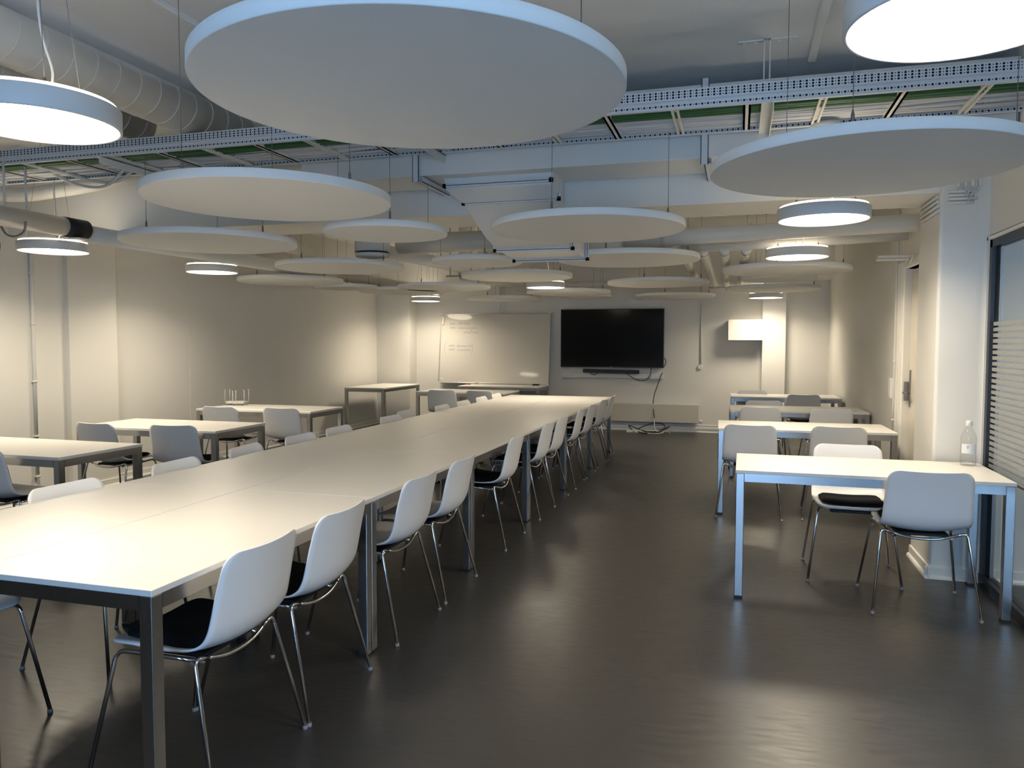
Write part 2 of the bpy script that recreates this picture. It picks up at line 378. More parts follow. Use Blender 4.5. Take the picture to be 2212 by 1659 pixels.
# ------------------------------------------------------------------ furniture: tables
def make_table(W=1.40, D=.70, H=.74):
    t = thing('meeting_table', 'x', 'table')
    b = MB(); b.bbox(-W/2+.0012, W/2-.0012, -D/2+.0012, D/2-.0012, H-.020, H, .0016, 1); b.build('tabletop', 'lam', t)
    s = .046; i = .004
    b = MB()
    b.box(-W/2+i+s, W/2-i-s, -D/2+i, -D/2+i+.022, H-.066, H-.020); b.box(-W/2+i+s, W/2-i-s, D/2-i-.022, D/2-i, H-.066, H-.020)
    b.box(-W/2+i, -W/2+i+.022, -D/2+i+s, D/2-i-s, H-.066, H-.020); b.box(W/2-i-.022, W/2-i, -D/2+i+s, D/2-i-s, H-.066, H-.020)
    b.build('apron', 'steel', t)
    for sx in (-1, 1):
        for sy in (-1, 1):
            x0 = sx*(W/2-i)-(s if sx > 0 else 0); y0 = sy*(D/2-i)-(s if sy > 0 else 0)
            b = MB(); b.bbox(x0, x0+s, y0, y0+s, .012, H-.020, .0035, 2); lg = b.build('leg', 'steel', t)
            b = MB(); b.box(x0+.001, x0+s-.001, y0+.001, y0+s-.001, 0, .013); b.build('foot_cap', 'rubber', lg)
    return t
T0 = make_table(); tfirst = [True]
def place_table(x, y, rz, label, group=None, z=0):
    if tfirst[0]: o = T0; tfirst[0] = False; o.location = (x, y, z); o.rotation_euler = (0, 0, rz); o['label'] = label
    else: o = dup(T0, (x, y, z), rz, label)
    if group: o['group'] = group
    elif 'group' in o: del o['group']
    return o
ordn = ['nearest', 'second', 'third', 'fourth', 'fifth', 'farthest']
yj = [1.807+1.40*k for k in range(6)]
for k in range(6):
    for x, side in ((-1.969, 'aisle side'), (-2.673, 'wall side')):
        place_table(x, yj[k]+.70, PI/2, 'white steel-legged table, %s of six on the %s of the long row' % (ordn[k], side), 'tables pushed together into the long row')
def desk(cx, cy, rz, label, group): return place_table(cx, cy, rz, label, group)
gR = 'two-seat tables along the door side'; gL = 'two-seat tables along the blank wall'
desk(.695, 4.87, math.radians(-.3), 'white two-seat table in front holding the clear bottle beside the glass', gR)
desk(.533, 7.10, math.radians(1.4), 'white two-seat table directly behind the one with the bottle', gR)
desk(.610, 9.00, math.radians(2.0), 'white two-seat table, third back along the door side', gR)
desk(.600, 11.15, math.radians(1.5), 'white two-seat table nearest the tall wall cabinet panel', gR)
desk(-4.745, 4.12, math.radians(-.5), 'white two-seat table cut off at the edge, nearest along the blank wall', gL)
desk(-4.75, 5.60, math.radians(.6), 'white two-seat table in front of the pilaster on the blank wall', gL)
desk(-4.94, 7.36, math.radians(.3), 'white two-seat table carrying the clear napkin holder', gL)
desk(-5.70, 11.74, PI/2-.01, 'white table standing sideways in the far corner against the wall', gL)
desk(-3.87, 10.82, math.radians(-1), 'white two-seat table in front of the leaning whiteboard with two chairs', gL)
desk(-3.80, 12.40, math.radians(.5), 'white table under the leaning whiteboard at the back wall', gL)

# ------------------------------------------------------------------ chairs
def interp(keys, t):
    for (a, va), (c, vc) in zip(keys, keys[1:]):
        if t <= c: u = (t-a)/(c-a); return va+(vc-va)*u
    return keys[-1][1]
PROF = catmull([(0, .206, .452), (0, .186, .461), (0, .11, .459), (0, .02, .449), (0, -.08, .443), (0, -.155, .452), (0, -.205, .480), (0, -.232, .525), (0, -.248, .59), (0, -.262, .66), (0, -.278, .73), (0, -.292, .787)], 4)
def prof_at(t):
    x = t*(len(PROF)-1); i = min(int(x), len(PROF)-2); return PROF[i].lerp(PROF[i+1], x-i)
arc = [0.0]
for i in range(1, len(PROF)): arc.append(arc[-1]+(PROF[i]-PROF[i-1]).length)
TOT = arc[-1]
def prof_s(s):
    s = max(0, min(TOT, s))
    for i in range(1, len(arc)):
        if s <= arc[i]: return PROF[i-1].lerp(PROF[i], (s-arc[i-1])/(arc[i]-arc[i-1]))
    return PROF[-1]
def halfw(s):
    w = interp([(0, .205), (.10, .220), (.30, .226), (.42, .222), (.60, .214), (TOT, .205)], s)
    for rc, d in ((.055, s), (.058, TOT-s)):
        if d < rc: w = w-rc+math.sqrt(max(0, rc*rc-(rc-d)**2))
    return w
def shell_pt(s, u, off=0.0):
    """s along the profile, u -1..1 across"""
    p = prof_s(s); q = (prof_s(s+.006)-prof_s(s-.006)).normalized(); nn = Vector((0, -q.z, q.y))  # normal towards sitter
    if nn.z < 0 and s < .3: nn = -nn
    nn = Vector((0, -q.z, q.y)); nn = -nn if (nn.y < 0 and s > .45) else nn
    w = halfw(s); x = u*w
    dish = interp([(0, .004), (.12, .016), (.30, .026), (.45, .030), (.70, .030), (TOT, .034)], s)
    return Vector((x, p.y, p.z)) + N_at(s)*(dish*(x/.215)**2*(1 if abs(u) < 2 else 1)+off)
def N_at(s):
    q = (prof_s(s+.006)-prof_s(s-.006)).normalized()   # points back / up
    return Vector((0, q.z, -q.y)) if False else Vector((0, 1, 0))*q.z + Vector((0, 0, 1))*(-q.y)
def shell_mesh():
    S, U, th = 56, 18, .0075
    ss = []
    for i in range(S+1):
        t = i/S; ss.append(TOT*t)
    # denser rows in the rounded ends
    ends = [.0, .0015, .005, .011, .020, .032, .046]
    ss = ends + [s for s in ss if .055 < s < TOT-.058] + [TOT-e for e in reversed(ends)]
    us = [-1+2*j/U for j in range(U+1)]
    b = MB(); n = U+1; R = len(ss)
    top = [shell_pt(s, u, th/2) for s in ss for u in us]; bot = [shell_pt(s, u, -th/2) for s in ss for u in us]
    fs = []
    o = len(top)
    for i in range(R-1):
        for j in range(U):
            a = i*n+j; fs.append((a, a+1, a+n+1, a+n)); fs.append((o+a, o+a+n, o+a+n+1, o+a+1))
    rim = [i*n for i in range(R)] + [(R-1)*n+j for j in range(1, n)] + [i*n+U for i in range(R-2, -1, -1)] + [j for j in range(U-1, 0, -1)]
    for k in range(len(rim)):
        a, c = rim[k], rim[(k+1) % len(rim)]; fs.append((a, c, o+c, o+a))
    b.add(top+bot, fs, True); return b
def cushion_mesh():
    S, U = 22, 16; b = MB(); top = []; bot = []
    s0, s1 = .035, .385
    for i in range(S+1):
        s = s0+(s1-s0)*i/S
        for j in range(U+1):
            u = -1+2*j/U; e = 1-abs(2*i/S-1)**6
            rr = abs(2*i/S-1)
            w = .185*(1-.0*u)*(1-max(0, rr-.72)**2*2.6)
            h = .004+.030*(max(0, (1-abs(u)**5)*(1-rr**5)))**.5
            p = prof_s(s); x = u*w
            base = Vector((x, p.y, p.z))+N_at(s)*(.022*(x/.215)**2+.005)
            top.append(base+N_at(s)*h); bot.append(base)
    n = U+1; o = len(top); fs = []
    for i in range(S):
        for j in range(U):
            a = i*n+j; fs.append((a, a+1, a+n+1, a+n)); fs.append((o+a, o+a+n, o+a+n+1, o+a+1))
    rim = [i*n for i in range(S+1)] + [S*n+j for j in range(1, n)] + [i*n+U for i in range(S-1, -1, -1)] + [j for j in range(U-1, 0, -1)]
    for k in range(len(rim)):
        a, c = rim[k], rim[(k+1) % len(rim)]; fs.append((a, c, o+c, o+a))
    b.add(top+bot, fs, True); return b
def make_chair(cush):
    t = thing('shell_chair', 'x', 'chair')
    shell_mesh().build('seat_shell', 'shell', t, fix=True)
    if cush: cushion_mesh().build('seat_cushion', 'cushion', t, fix=True)
    R = .0078
    for sx in (-1, 1):
        # front leg, bending back into a rail under the seat
        b = MB(); b.tube(smooth_path([(sx*.262, .245, .012), (sx*.205, .165, .440), (sx*.175, .02, .425), (sx*.14, -.13, .408)], .035), R, 10)
        lg = b.build('leg', 'chrome', t)
        b = MB(); b.lathe([(.010, 0), (.0105, .004), (.0095, .016)], 12, c=(sx*.262, .245, 0)); b.build('glide', 'glide', lg)
        b = MB(); b.tube(smooth_path([(sx*.262, -.250, .012), (sx*.212, -.145, .446), (sx*.150, -.150, .428)], .030), R, 10)
        lg = b.build('leg', 'chrome', t)
        b = MB(); b.lathe([(.010, 0), (.0105, .004), (.0095, .016)], 12, c=(sx*.262, -.250, 0)); b.build('glide', 'glide', lg)
    b = MB(); b.tube(catmull([(-.150, -.150, .428), (-.08, -.158, .411), (0, -.160, .405), (.08, -.158, .411), (.150, -.150, .428)], 4), R, 10)
    b.build('cross_tube', 'chrome', t)
    b = MB(); b.bbox(-.13, .13, -.12, .12, .412, .430, .004, 1); b.build('mounting_plate', 'rubber', t)
    return t
proto = {1: make_chair(True), 0: make_chair(False)}; used = {0: False, 1: False}
def chair(x, y, deg, label, cush=1, group=None):
    if not used[cush]: used[cush] = True; o = proto[cush]; o.location = (x, y, 0); o.rotation_euler = (0, 0, math.radians(deg)); o['label'] = label
    else: o = dup(proto[cush], (x, y, 0), math.radians(deg), label)
    if group: o['group'] = group
    elif 'group' in o: del o['group']
gA = 'chairs on the aisle side of the long table'; gW = 'chairs on the wall side of the long table'
on = ['first', 'second', 'third', 'fourth', 'fifth', 'sixth', 'seventh', 'eighth', 'ninth', 'tenth', 'eleventh']
A = [(2.235, 1, 0), (2.775, 1, 1), (3.59, 0, -1), (4.21, 0, 0), (5.345, 1, 1), (6.33, 1, 0), (6.885, 1, -1), (7.72, 0, 2), (8.35, 1, 0), (9.09, 1, -1), (9.72, 1, 2)]
for i, (y, c, dr) in enumerate(A):
    pad = 'with black seat pad' if c else 'with bare seat'
    lab = ('white shell chair %s at the near aisle corner of the long table' % pad) if i == 0 else ('white shell chair %s at the far aisle corner of the long table' % pad) if i == 10 else 'white shell chair %s, %s from the near end on the aisle side' % (pad, on[i])
    chair(-1.797, y, 90+dr, lab, c, gA)
Wd = [(-2.785, 2.86, -92), (-2.785, 3.62, -88), (-2.80, 4.30, -84), (-2.785, 4.90, -90), (-2.785, 5.46, -90), (-2.785, 6.40, -92), (-2.89, 6.98, -88), (-2.785, 7.68, -90), (-2.785, 8.34, -91), (-2.785, 9.00, -90), (-2.785, 9.62, -89)]
for i, (x, y, dg) in enumerate(Wd):
    lab = 'white shell chair tucked in on the wall side, %s behind the near corner chair' % on[i] if i < 10 else 'white shell chair on the wall side closest to the far end of the long table'
    chair(x, y, dg, lab, 0 if i in (1, 4, 8) else 1, gW)
chair(-2.86, 2.10, -98, 'white shell chair at the near corner, seen under the table with its bare seat', 0, gW)
chair(.975, 4.725, 1, 'white shell chair pulled up at the near side of the table with the bottle', 1)
chair(.695, 5.215, 179, 'white shell chair with black pad facing out behind the bottle table', 1)
chair(.105, 6.86, -1, 'white shell chair at the aisle end behind the bottle table', 1)
chair(.80, 6.93, -3, 'white shell chair at the wall end behind the bottle table', 0)
chair(.225, 8.72, 1, 'grey-looking shell chair at the aisle end of the third door-side table', 0)
chair(.90, 8.74, 6, 'grey-looking shell chair at the wall end of the third door-side table', 1)
chair(.315, 9.17, 185, 'shell chair on the far side of the third door-side table, only its top showing', 1)
chair(.815, 10.96, 2, 'grey-looking shell chair in front of the table nearest the wall cabinet', 0)
chair(.19, 11.13, 180, 'shell chair against the back wall, behind the last door-side table', 1)
chair(-4.63, 3.95, 1, 'white shell chair with bare seat cut off beside the nearest wall-side table', 0)
chair(-5.10, 5.375, -3, 'white shell chair with black pad partly hidden behind the nearest wall-side table', 1)
chair(-4.43, 5.43, 9, 'white shell chair with black pad in front of the pilaster-side table', 1)
chair(-5.20, 7.07, 3, 'white shell chair under the table with the napkin holder, nearer the wall', 0)
chair(-4.50, 7.12, 2, 'white shell chair at the aisle end of the table with the napkin holder', 0)
chair(-4.06, 10.42, 6, 'shell chair at the wall end of the table before the whiteboard', 0)
chair(-3.44, 10.40, -4, 'shell chair at the aisle end of the table before the whiteboard', 1)

# ------------------------------------------------------------------ ceiling discs and lamps
def top_of(x, y):
    if 4.78 < y < 5.25 and x > -2.95: return 2.565
    if 5.25 <= y < 5.82: return 2.375
    if 4.18 <= y <= 4.78: return 2.70
    if y > 12.34: return 2.44
    return ZC
def disc(name, x, y, r, label, group, zb=2.16, th=.042, angs=(258, 348, 122)):
    t = thing(name, label, 'ceiling panel', (x, y, zb), 0, group)
    b = MB(); b.lathe([(r-.003, 0), (r, .003), (r, th-.003), (r-.003, th)], 96); b.build('felt_panel', 'felt', t)
    for a in angs:
        wx, wy = r*.86*math.cos(math.radians(a)), r*.86*math.sin(math.radians(a)); zt = top_of(x+wx, y+wy)-zb
        b = MB(); b.tube([(wx, wy, th+.05), (wx, wy, zt)], .0016, 5, smooth=True); w = b.build('suspension_wire', 'wire', t)
        b = MB(); b.tube([(wx, wy, th), (wx, wy, th+.012), (wx, wy, th+.045), (wx, wy, th+.06)], [.003, .007, .006, .002], 8); b.build('wire_gripper', 'wire', w)
        if zt > .8: b = MB(); b.tube([(wx, wy, zt-.03), (wx, wy, zt)], .011, 8); b.build('ceiling_anchor', 'wire', w)
    return t
gD = 'large round acoustic panels'; gS = 'small round acoustic panels'
big = [(-.90, 2.06, 'huge-looking disc right overhead, cut off by the top edge'), (-2.27, 3.40, 'disc hanging just past the cable tray over the long table'),
 (-3.65, 4.73, 'disc over the wall-side tables, behind the one under the cable tray'), (.47, 3.42, 'disc over the glass partition and bottle table, next to the cable tray'),
 (-.92, 4.78, 'disc beside the flanged swan-neck duct'), (-3.66, 6.62, 'disc above the chairs of the napkin holder table'),
 (-5.04, 7.95, 'disc nearest the blank wall beside the long wall duct'), (-.92, 6.63, 'disc behind the swan-neck duct, over the aisle'),
 (-2.31, 8.02, 'disc directly in front of the small central lamp'), (.43, 8.02, 'disc behind the two lamps on the door side'),
 (-3.68, 9.38, 'disc between the twin grey vertical duct drops'), (-.94, 9.36, 'disc reaching under the angled insulated pipes'),
 (-4.53, 9.95, 'disc over the blank wall by the farthest wall-side lamp'), (-2.33, 10.76, 'disc above the gap between whiteboard and screen'),
 (.41, 10.74, 'disc over the tall wall cabinet panel'), (-3.70, 12.05, 'farthest disc, above the whiteboard'), (-.95, 12.03, 'farthest disc, above the screen')]
for i, (x, y, w) in enumerate(big): disc('acoustic_panel', x, y, .6, 'large white round %s' % w, gD)
small = [(-2.22, 4.62, 'small white round panel between two large discs above the long table'), (-2.24, 6.50, 'small white round panel left of the swan-neck duct'),
 (-4.92, 9.05, 'small white round panel half hidden along the blank wall'), (-2.27, 11.72, 'small white round panel half hidden above the screen'), (.41, 9.08, 'small white round panel sandwiched between discs on the door side')]
for x, y, l in small: disc('acoustic_panel', x, y, .4, l, gS, angs=(300, 60, 180))
def lamp(x, y, label, r=.25, zb=2.16):
    t = thing('pendant_lamp', label, 'lamp', (x, y, zb), 0, 'round pendant lamps')
    h = .068*r/.25
    b = MB(); b.lathe([(r-.010, .004), (r-.008, 0), (r-.002, 0), (r, .004), (r, h-.002), (r-.002, h), (r-.02, h)], 72, cap=False)
    b.lathe([(r-.02, h), (.01, h)], 72, cap=False); b.build('lamp_body', 'lampbody', t)
    b = MB(); b.lathe([(.001, .006), (r-.010, .006)], 72, cap=False); b.v = b.v; b.build('diffuser', 'emit', t)
    b = MB(); b.lathe([(r-.030, h+.001), (r-.014, h+.001), (r-.014, h+.013), (r-.030, h+.013)], 72, cap=False); b.lathe([(r-.03, h+.013), (.02, h+.013)], 72, cap=False); b.build('upper_glow', 'emit2', t)
    li = bpy.data.lights.new('lamp_light', 'AREA'); li.shape = 'DISK'; li.size = 2*(r-.012); li.spread = math.radians(150); li.energy = LPOW; li.color = LAMP
    lo = bpy.data.objects.new('lamp_light', li); C.objects.link(lo); lo.parent = t; lo.location = (0, 0, .004)
    zt = top_of(x, y)-zb
    for a in (215, 325, 90):
        wx, wy = r*.75*math.cos(math.radians(a)), r*.75*math.sin(math.radians(a))
        b = MB(); b.tube([(wx, wy, h+.03), (wx*.30, wy*.30, zt-.03)], .0014, 5); w = b.build('suspension_wire', 'wire', t)
        b = MB(); b.tube([(wx, wy, h+.01), (wx, wy, h+.035)], .005, 8); b.build('wire_gripper', 'wire', w)
    b = MB(); b.tube(catmull([(.03, .0, h+.01), (.05, .02, h+.10), (.02, .0, h+.3), (.02, 0, zt-.02)], 6), .004, 6); b.build('power_cable', 'cablew', t)
    b = MB(); b.lathe([(.075, 0), (.085, .02), (.085, .035)], 32, c=(0, 0, zt-.035)); b.build('ceiling_rose', 'whitepl', t)
for x, y, l in [(-2.20, 2.0, 'round glowing pendant cut off at the upper edge beside the spiral duct'), (.465, 1.93, 'brightest round pendant overhead, above the perforated tray rail'),
 (-5.146, 4.795, 'round glowing pendant in front of the duct with the black sleeve'), (-5.119, 6.646, 'round glowing pendant against the blank wall'),
 (.45, 4.756, 'round glowing pendant under the large disc by the column'), (.444, 6.76, 'round glowing pendant below the insulated pipes'),
 (-2.383, 9.61, 'small-looking pendant over the far end of the long table')]: lamp(x, y, l)
lamp(.375, 12.10, 'small-looking pendant in front of the tall wall panel', .246, 2.13)
lamp(-5.06, 12.04, 'small-looking pendant in the far corner by the whiteboard', .246, 2.15)

# ------------------------------------------------------------------ cable ladder tray
tr = thing('cable_ladder', 'long white perforated cable ladder crossing the whole ceiling', 'cable tray', (0, 4.2, 2.69))
def railprof(y, mirror):
    s = -1 if mirror else 1; b = MB(); x0, x1 = -6.12, 1.42
    pr = [(y+.024*s, .004), (y+.024*s, 0), (y, 0), (y, .036), (y-.005*s, .041), (y, .046), (y, .100), (y+.012*s, .104)]
    n = len(pr); b.add([(x, p[0], p[1]) for x in (x0, x1) for p in pr], [(i, i+1, n+i+1, n+i) for i in range(n-1)]); return b
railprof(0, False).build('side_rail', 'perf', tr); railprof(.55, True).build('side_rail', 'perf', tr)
k = 0
for x in [-5.9+.37*i for i in range(20)]:
    if x > 1.38: break
    if abs(x+.29) < .02: pass
    b = MB(); w = .020
    b.box(x-w, x-w+.012, .01, .54, .004, .028); b.box(x+w-.012, x+w, .01, .54, .004, .028); b.box(x-w, x+w, .01, .54, .020 if k % 2 else .004, .024 if k % 2 else .008)
    b.build('rung', 'trim', tr); k += 1
for hx in (-4.10, -1.90, .12):
    b = MB()
    b.box(hx-.03, hx+.03, -.01, .60, -.006, -.001)
    b.box(hx+.025, hx+.03, -.03, .60, -.05, 0); b.build('bracket_arm', 'trim', tr)
    b = MB(); b.box(hx-.018, hx-.012, .26, .30, 0, .41); b.box(hx+.012, hx+.018, .26, .30, 0, .41)
    b.box(hx-.15, hx-.012, .26, .30, .404, .41); b.box(hx+.012, hx+.15, .26, .30, .404, .41)
    for d in (-.12, -.06, .06, .12): b.lathe([(.008, -.01), (.008, .0)], 8, c=(hx+d, .28, .404))
    b.build('ceiling_hanger', 'trim', tr)
ys = [4.335, 4.375, 4.415]+[4.455+.032*i for i in range(9)]
for i, y0 in enumerate(ys):
    gcol = i in (0, 1, 2)
    pts = []; ph = random.uniform(0, 6); amp = .004 if gcol else random.uniform(.008, .026)
    for j in range(39):
        x = -6.05+7.45*j/38
        pts.append((x, y0+amp*math.sin(x*2.1+ph)+amp*.5*math.sin(x*5.3+ph*2), (2.722 if gcol else 2.722)+(.003 if gcol else .006)*math.sin(x*3.3+ph)))
    b = MB(); b.tube(pts, .021 if gcol else random.uniform(.007, .012), 7)
    if gcol:
        lab = 'thick green cable lying along the near side of the cable ladder'; g_ = 'green cables in the cable ladder'
    else: lab = 'white cable snaking along the cable ladder'; g_ = 'white cables in the cable ladder'
    tag(b.build('power_cable', 'cableg' if gcol else 'cablew'), lab, 'cable', g_)
# drooping loops at the left end
for i, (dx, dz) in enumerate(((0, .09), (.10, .06))):
    b = MB(); b.tube(catmull([(-4.95+dx, 4.62, 2.72), (-4.75+dx, 4.66, 2.72-dz), (-4.5+dx, 4.66, 2.69-dz*.9), (-4.25+dx, 4.60, 2.72)], 8), .011, 8)
    tag(b.build('power_cable', 'cablew'), 'white cable sagging out of the cable ladder near the spiral duct', 'cable', 'sagging cables under the cable ladder')

# ------------------------------------------------------------------ rectangular duct, brackets, swan neck
du = thing('rectangular_duct', 'white rectangular air duct running along the concrete beam', 'duct', (0, 4.8, 2.565))
b = MB(); b.bbox(-2.95, 1.42, 0, .44, 0, .43, .004, 1); b.build('duct_body', 'duct', du)
b = MB()
for x in (-2.05, -.62, .75): b.box(x-.003, x+.003, -.004, .0, 0, .43); b.box(x-.05, x-.045, -.003, 0, 0, .43)
b.box(-2.95, 1.42, -.003, 0, .012, .016); b.box(-2.95, 1.42, -.006, 0, .40, .43); b.build('seam', 'duct', du)
for x in (-2.07, -.215):
    br = thing('duct_bracket', 'white slotted channel bracket holding the rectangular duct near the %s' % ('swan neck' if x < -1 else 'door side disc'), 'bracket', (x, 4.78, 2.52), 0, 'channel brackets under the duct')
    b = MB(); b.box(-.022, -.018, -.02, .015, 0, .50); b.box(.018, .022, -.02, .015, 0, .50); b.box(-.022, .022, -.02, -.016, 0, .50); b.build('post', 'edge', br)
    b = MB(); b.box(.0, .045, -.01, .54, 0, .004); b.box(.0, .004, -.01, .54, 0, .035); b.box(.041, .045, -.01, .54, 0, .035); b.build('cross_channel', 'edge', br)
sn = thing('swan_neck_duct', 'flanged white rectangular duct dipping under the beam', 'duct')
path = [(4.92, 2.57, -1.93, -1.17), (4.93, 2.49, -1.92, -1.18), (5.08, 2.415, -1.84, -1.18), (5.25, 2.32, -1.82, -1.19), (5.45, 2.235, -1.81, -1.21), (5.7, 2.175, -1.80, -1.225), (5.9, 2.15, -1.78, -1.205), (6.08, 2.135, -1.755, -1.186), (6.09, 2.44, -1.755, -1.186)]
tops = [(5.22, 2.57), (5.235, 2.53), (5.25, 2.42), (5.40, 2.368), (5.62, 2.368), (5.80, 2.368), (5.9, 2.368), (6.0, 2.40), (6.0, 2.44)]
b = MB(); vs = []
for (y, z, xa, xb), (yt, zt) in zip(path, tops): vs += [(xa, y, z), (xb, y, z), (xb, yt, zt), (xa, yt, zt)]
fs = []
for i in range(len(path)-1):
    for a in range(4): c = (a+1) % 4; fs.append((i*4+a, i*4+c, i*4+4+c, i*4+4+a))
b.add(vs, fs); b.build('duct_body', 'duct', sn, fix=True)
for y, z, xa, xb, h in ((4.90, 2.50, -1.93, -1.17, .03), (5.08, 2.41, -1.86, -1.16, .05), (5.7, 2.155, -1.83, -1.195, .19), (6.08, 2.113, -1.785, -1.156, .24)):
    b = MB(); t = .025
    b.box(xa, xb, y-.012, y+.012, z, z+t); b.box(xa, xa+t, y-.012, y+.012, z, z+h); b.box(xb-t, xb, y-.012, y+.012, z, z+h)
    b.build('flange', 'edge', sn)
    b = MB(); b.box(xa+.004, xb-.004, y-.014, y-.0125, z+.010, z+.014); b.box(xb-.014, xb-.010, y-.014, y-.0125, z+.01, z+h); b.build('gasket', 'frameblk', sn)
# plenum beyond with a second flange and round spigot
pl = thing('plenum_box', 'white plenum box between the swan neck and the insulated pipe', 'duct', (0, 6.7, 2.26))
b = MB(); b.bbox(-1.30, -.98, -.10, .55, -.02, .24, .004, 1); b.build('box', 'duct', pl)
b = MB(); b.tube([(-.98, .1, .09), (-.60, .02, .09), (-.55, 0, .09)], [.075, .075, .085], 24); b.build('spigot', 'duct', pl)
b = MB(); b.box(-1.20, -.985, -.112, -.10, -.02, 0); b.box(-1.005, -.985, -.112, -.10, -.02, .22); b.build('flange', 'edge', pl)

# round ducts -----------------------------------------------------------------
def rduct(name, label, pts, r, mat='duct', rib=0, group=None, n=32):
    pts = [Vector(p) for p in pts]
    t = thing(name, label, 'duct', pts[0], 0, group); L = [p-pts[0] for p in pts]
    b = MB(); b.tube(L, r, n); b.build('duct_body', mat, t)
    if rib and len(pts) == 2:
        d = (L[1]-L[0]); ln = d.length; d.normalize(); q = d.to_track_quat('Z', 'Y').to_matrix().to_4x4()
        b = MB(); k = rib*.5
        while k < ln:
            c = d*k; ring = [Matrix.Translation(c) @ q @ Vector((math.cos(a)*(r+.0005), math.sin(a)*(r+.0005), math.tan(.18)*r*math.sin(a))) for a in [2*PI*i/28 for i in range(28)]]
            b.tube(ring, .0022, 5, closed=True); k += rib
        b.build('spiral_seam', 'trim', t)
    return t
rduct('spiral_duct', 'large white spiral duct running back under the ceiling, higher of the pair', [(-3.42, .2, 2.925), (-3.42, 4.78, 2.925)], .132, rib=.155)
rduct('spiral_duct', 'white spiral duct lower beside the large one, ending before the tray', [(-4.05, .2, 2.975), (-4.05, 4.55, 2.975)], .112, rib=.155)
rduct('round_duct', 'white round branch duct curving behind the cable ladder', catmull([(-2.9, 5.02, 2.76), (-3.9, 5.02, 2.765), (-4.6, 5.02, 2.745), (-5.3, 5.02, 2.69), (-5.75, 4.98, 2.665), (-6.05, 4.8, 2.70)], 6), .058, mat='insul')
wd = rduct('wall_duct', 'long insulated duct hugging the blank wall to the back corner', [(-4.90, 4.83, 2.303), (-4.90, 8.0, 2.303), (-4.92, 12.33, 2.33)], .067, mat='insul')
fd = rduct('wall_duct', 'white duct with black rubber sleeve entering beside the blank wall', [(-4.88, 2.2, 2.325), (-4.88, 4.64, 2.325)], .070)
b = MB(); b.tube([(0, 2.44, 0), (0, 2.64, 0)], .074, 32); b.build('rubber_sleeve', 'rubber', fd)
b = MB(); b.box(-.02, .07, 2.50, 2.60, -.085, -.074); b.build('sleeve_tag', 'whitepl', fd)
rduct('round_duct', 'short white round duct hanging over the napkin holder table', [(-4.45, 6.3, 2.46), (-4.62, 7.75, 2.46)], .065)
rduct('round_duct', 'wide wrinkled white duct crossing behind the swan neck', [(-3.20, 6.95, 2.42), (-2.05, 6.95, 2.42)], .095, mat='insul')
rduct('round_duct', 'tapered grey duct slanting back past the middle discs', [(-3.60, 7.4, 2.42), (-3.35, 9.0, 2.40), (-2.9, 12.3, 2.38)], .07)
ipp = catmull([(-.62, 6.55, 2.325), (-.3, 6.50, 2.335), (.25, 6.5, 2.345), (.8, 6.5, 2.36), (1.33, 6.5, 2.375)], 5)
rduct('insulated_pipe', 'fat insulated pipe crossing above the door-side lamps', ipp, .068, mat='insul')
rduct('insulated_pipe', 'lower insulated pipe just behind the fat one with open end', [(-.5, 7.0, 2.29), (.4, 7.0, 2.31), (1.31, 7.0, 2.345)], .042, mat='insul')
for i, (x0, x1, z1) in enumerate(((-.49, -.60, 2.42), (-.31, -.36, 2.38), (-.13, -.20, 2.38), (.05, -.01, 2.39))):
    t = thing('branch_pipe', 'insulated branch pipe heading for the back wall, %s counted from the screen side' % on[i], 'pipe', (x0, 6.98, 2.27), 0, 'branch pipes towards the back wall')
    b = MB(); b.tube(smooth_path([(0, 0, .03), (0, .10, -.012), (x1-x0, 5.35, z1-2.27-.03)], .1), [.046]*8, 18) if False else b.tube([(0, 0, .02), (0, .08, -.008), (x1-x0, 5.35, z1-2.27-.03)], .044, 18); b.build('pipe', 'insul', t)
    b = MB(); b.tube([(0, .06, -.005), (0, .085, -.008)], .0475, 18); b.build('steel_collar', 'chrome', t)
b = MB(); b.bbox(-.80, .35, 12.18, 12.36, 2.34, 2.52, .006); tag(b.build('pipe_casing', 'beam'), 'boxed white casing where the branch pipes meet the back beam', 'casing')
# vertical exhaust drops
for x, y, zb, r, w in ((-3.32, 6.62, 2.262, .165, 'big vertical white duct drop with black slot above the napkin table discs'), (-3.52, 9.85, 2.30, .13, 'smaller vertical white duct drop with black slot farther back')):
    t = thing('exhaust_drop', w, 'duct', (x, y, zb))
    b = MB(); b.lathe([(r, .045), (r, ZC-zb)], 40); b.build('drop', 'duct', t)
    b = MB(); b.lathe([(r-.02, .03), (r-.02, .046)], 40); b.build('air_slot', 'slot', t)
    b = MB(); b.lathe([(r*.5, -.01), (r-.01, .0), (r, .03)], 40); b.build('valve_disc', 'duct', t)
# ladder of hangers behind the beam on the door side
hl = thing('pipe_rack', 'narrow white rack with hanger rods above the fat insulated pipe', 'rack', (0, 6.35, 2.6))
b = MB(); b.box(-.75, 1.30, -.02, .0, 0, .012); b.box(-.75, 1.30, -.02, .0, -.075, -.063); b.build('rail', 'duct', hl)
for x in (-.42, -.17, .08, .33, .58, .83):
    b = MB(); b.tube([(x, -.03, .01), (x, -.03, -.13)], .005, 6); b.lathe([(.012, -.055), (.012, -.04)], 10, c=(x, -.03, 0)); b.build('rod', 'duct', hl)
b = MB(); b.tube([(-.45, 12.1, 2.30), (.9, 12.1, 2.315)], .014, 10); tag(b.build('water_pipe', 'whitepl'), 'thin white pipe crossing high up before the back wall, door side', 'pipe')
b = MB(); b.tube([(-3.45, 12.0, 2.30), (-1.9, 12.0, 2.31)], .016, 10); tag(b.build('water_pipe', 'duct'), 'thin pipe crossing high up above the whiteboard', 'pipe')
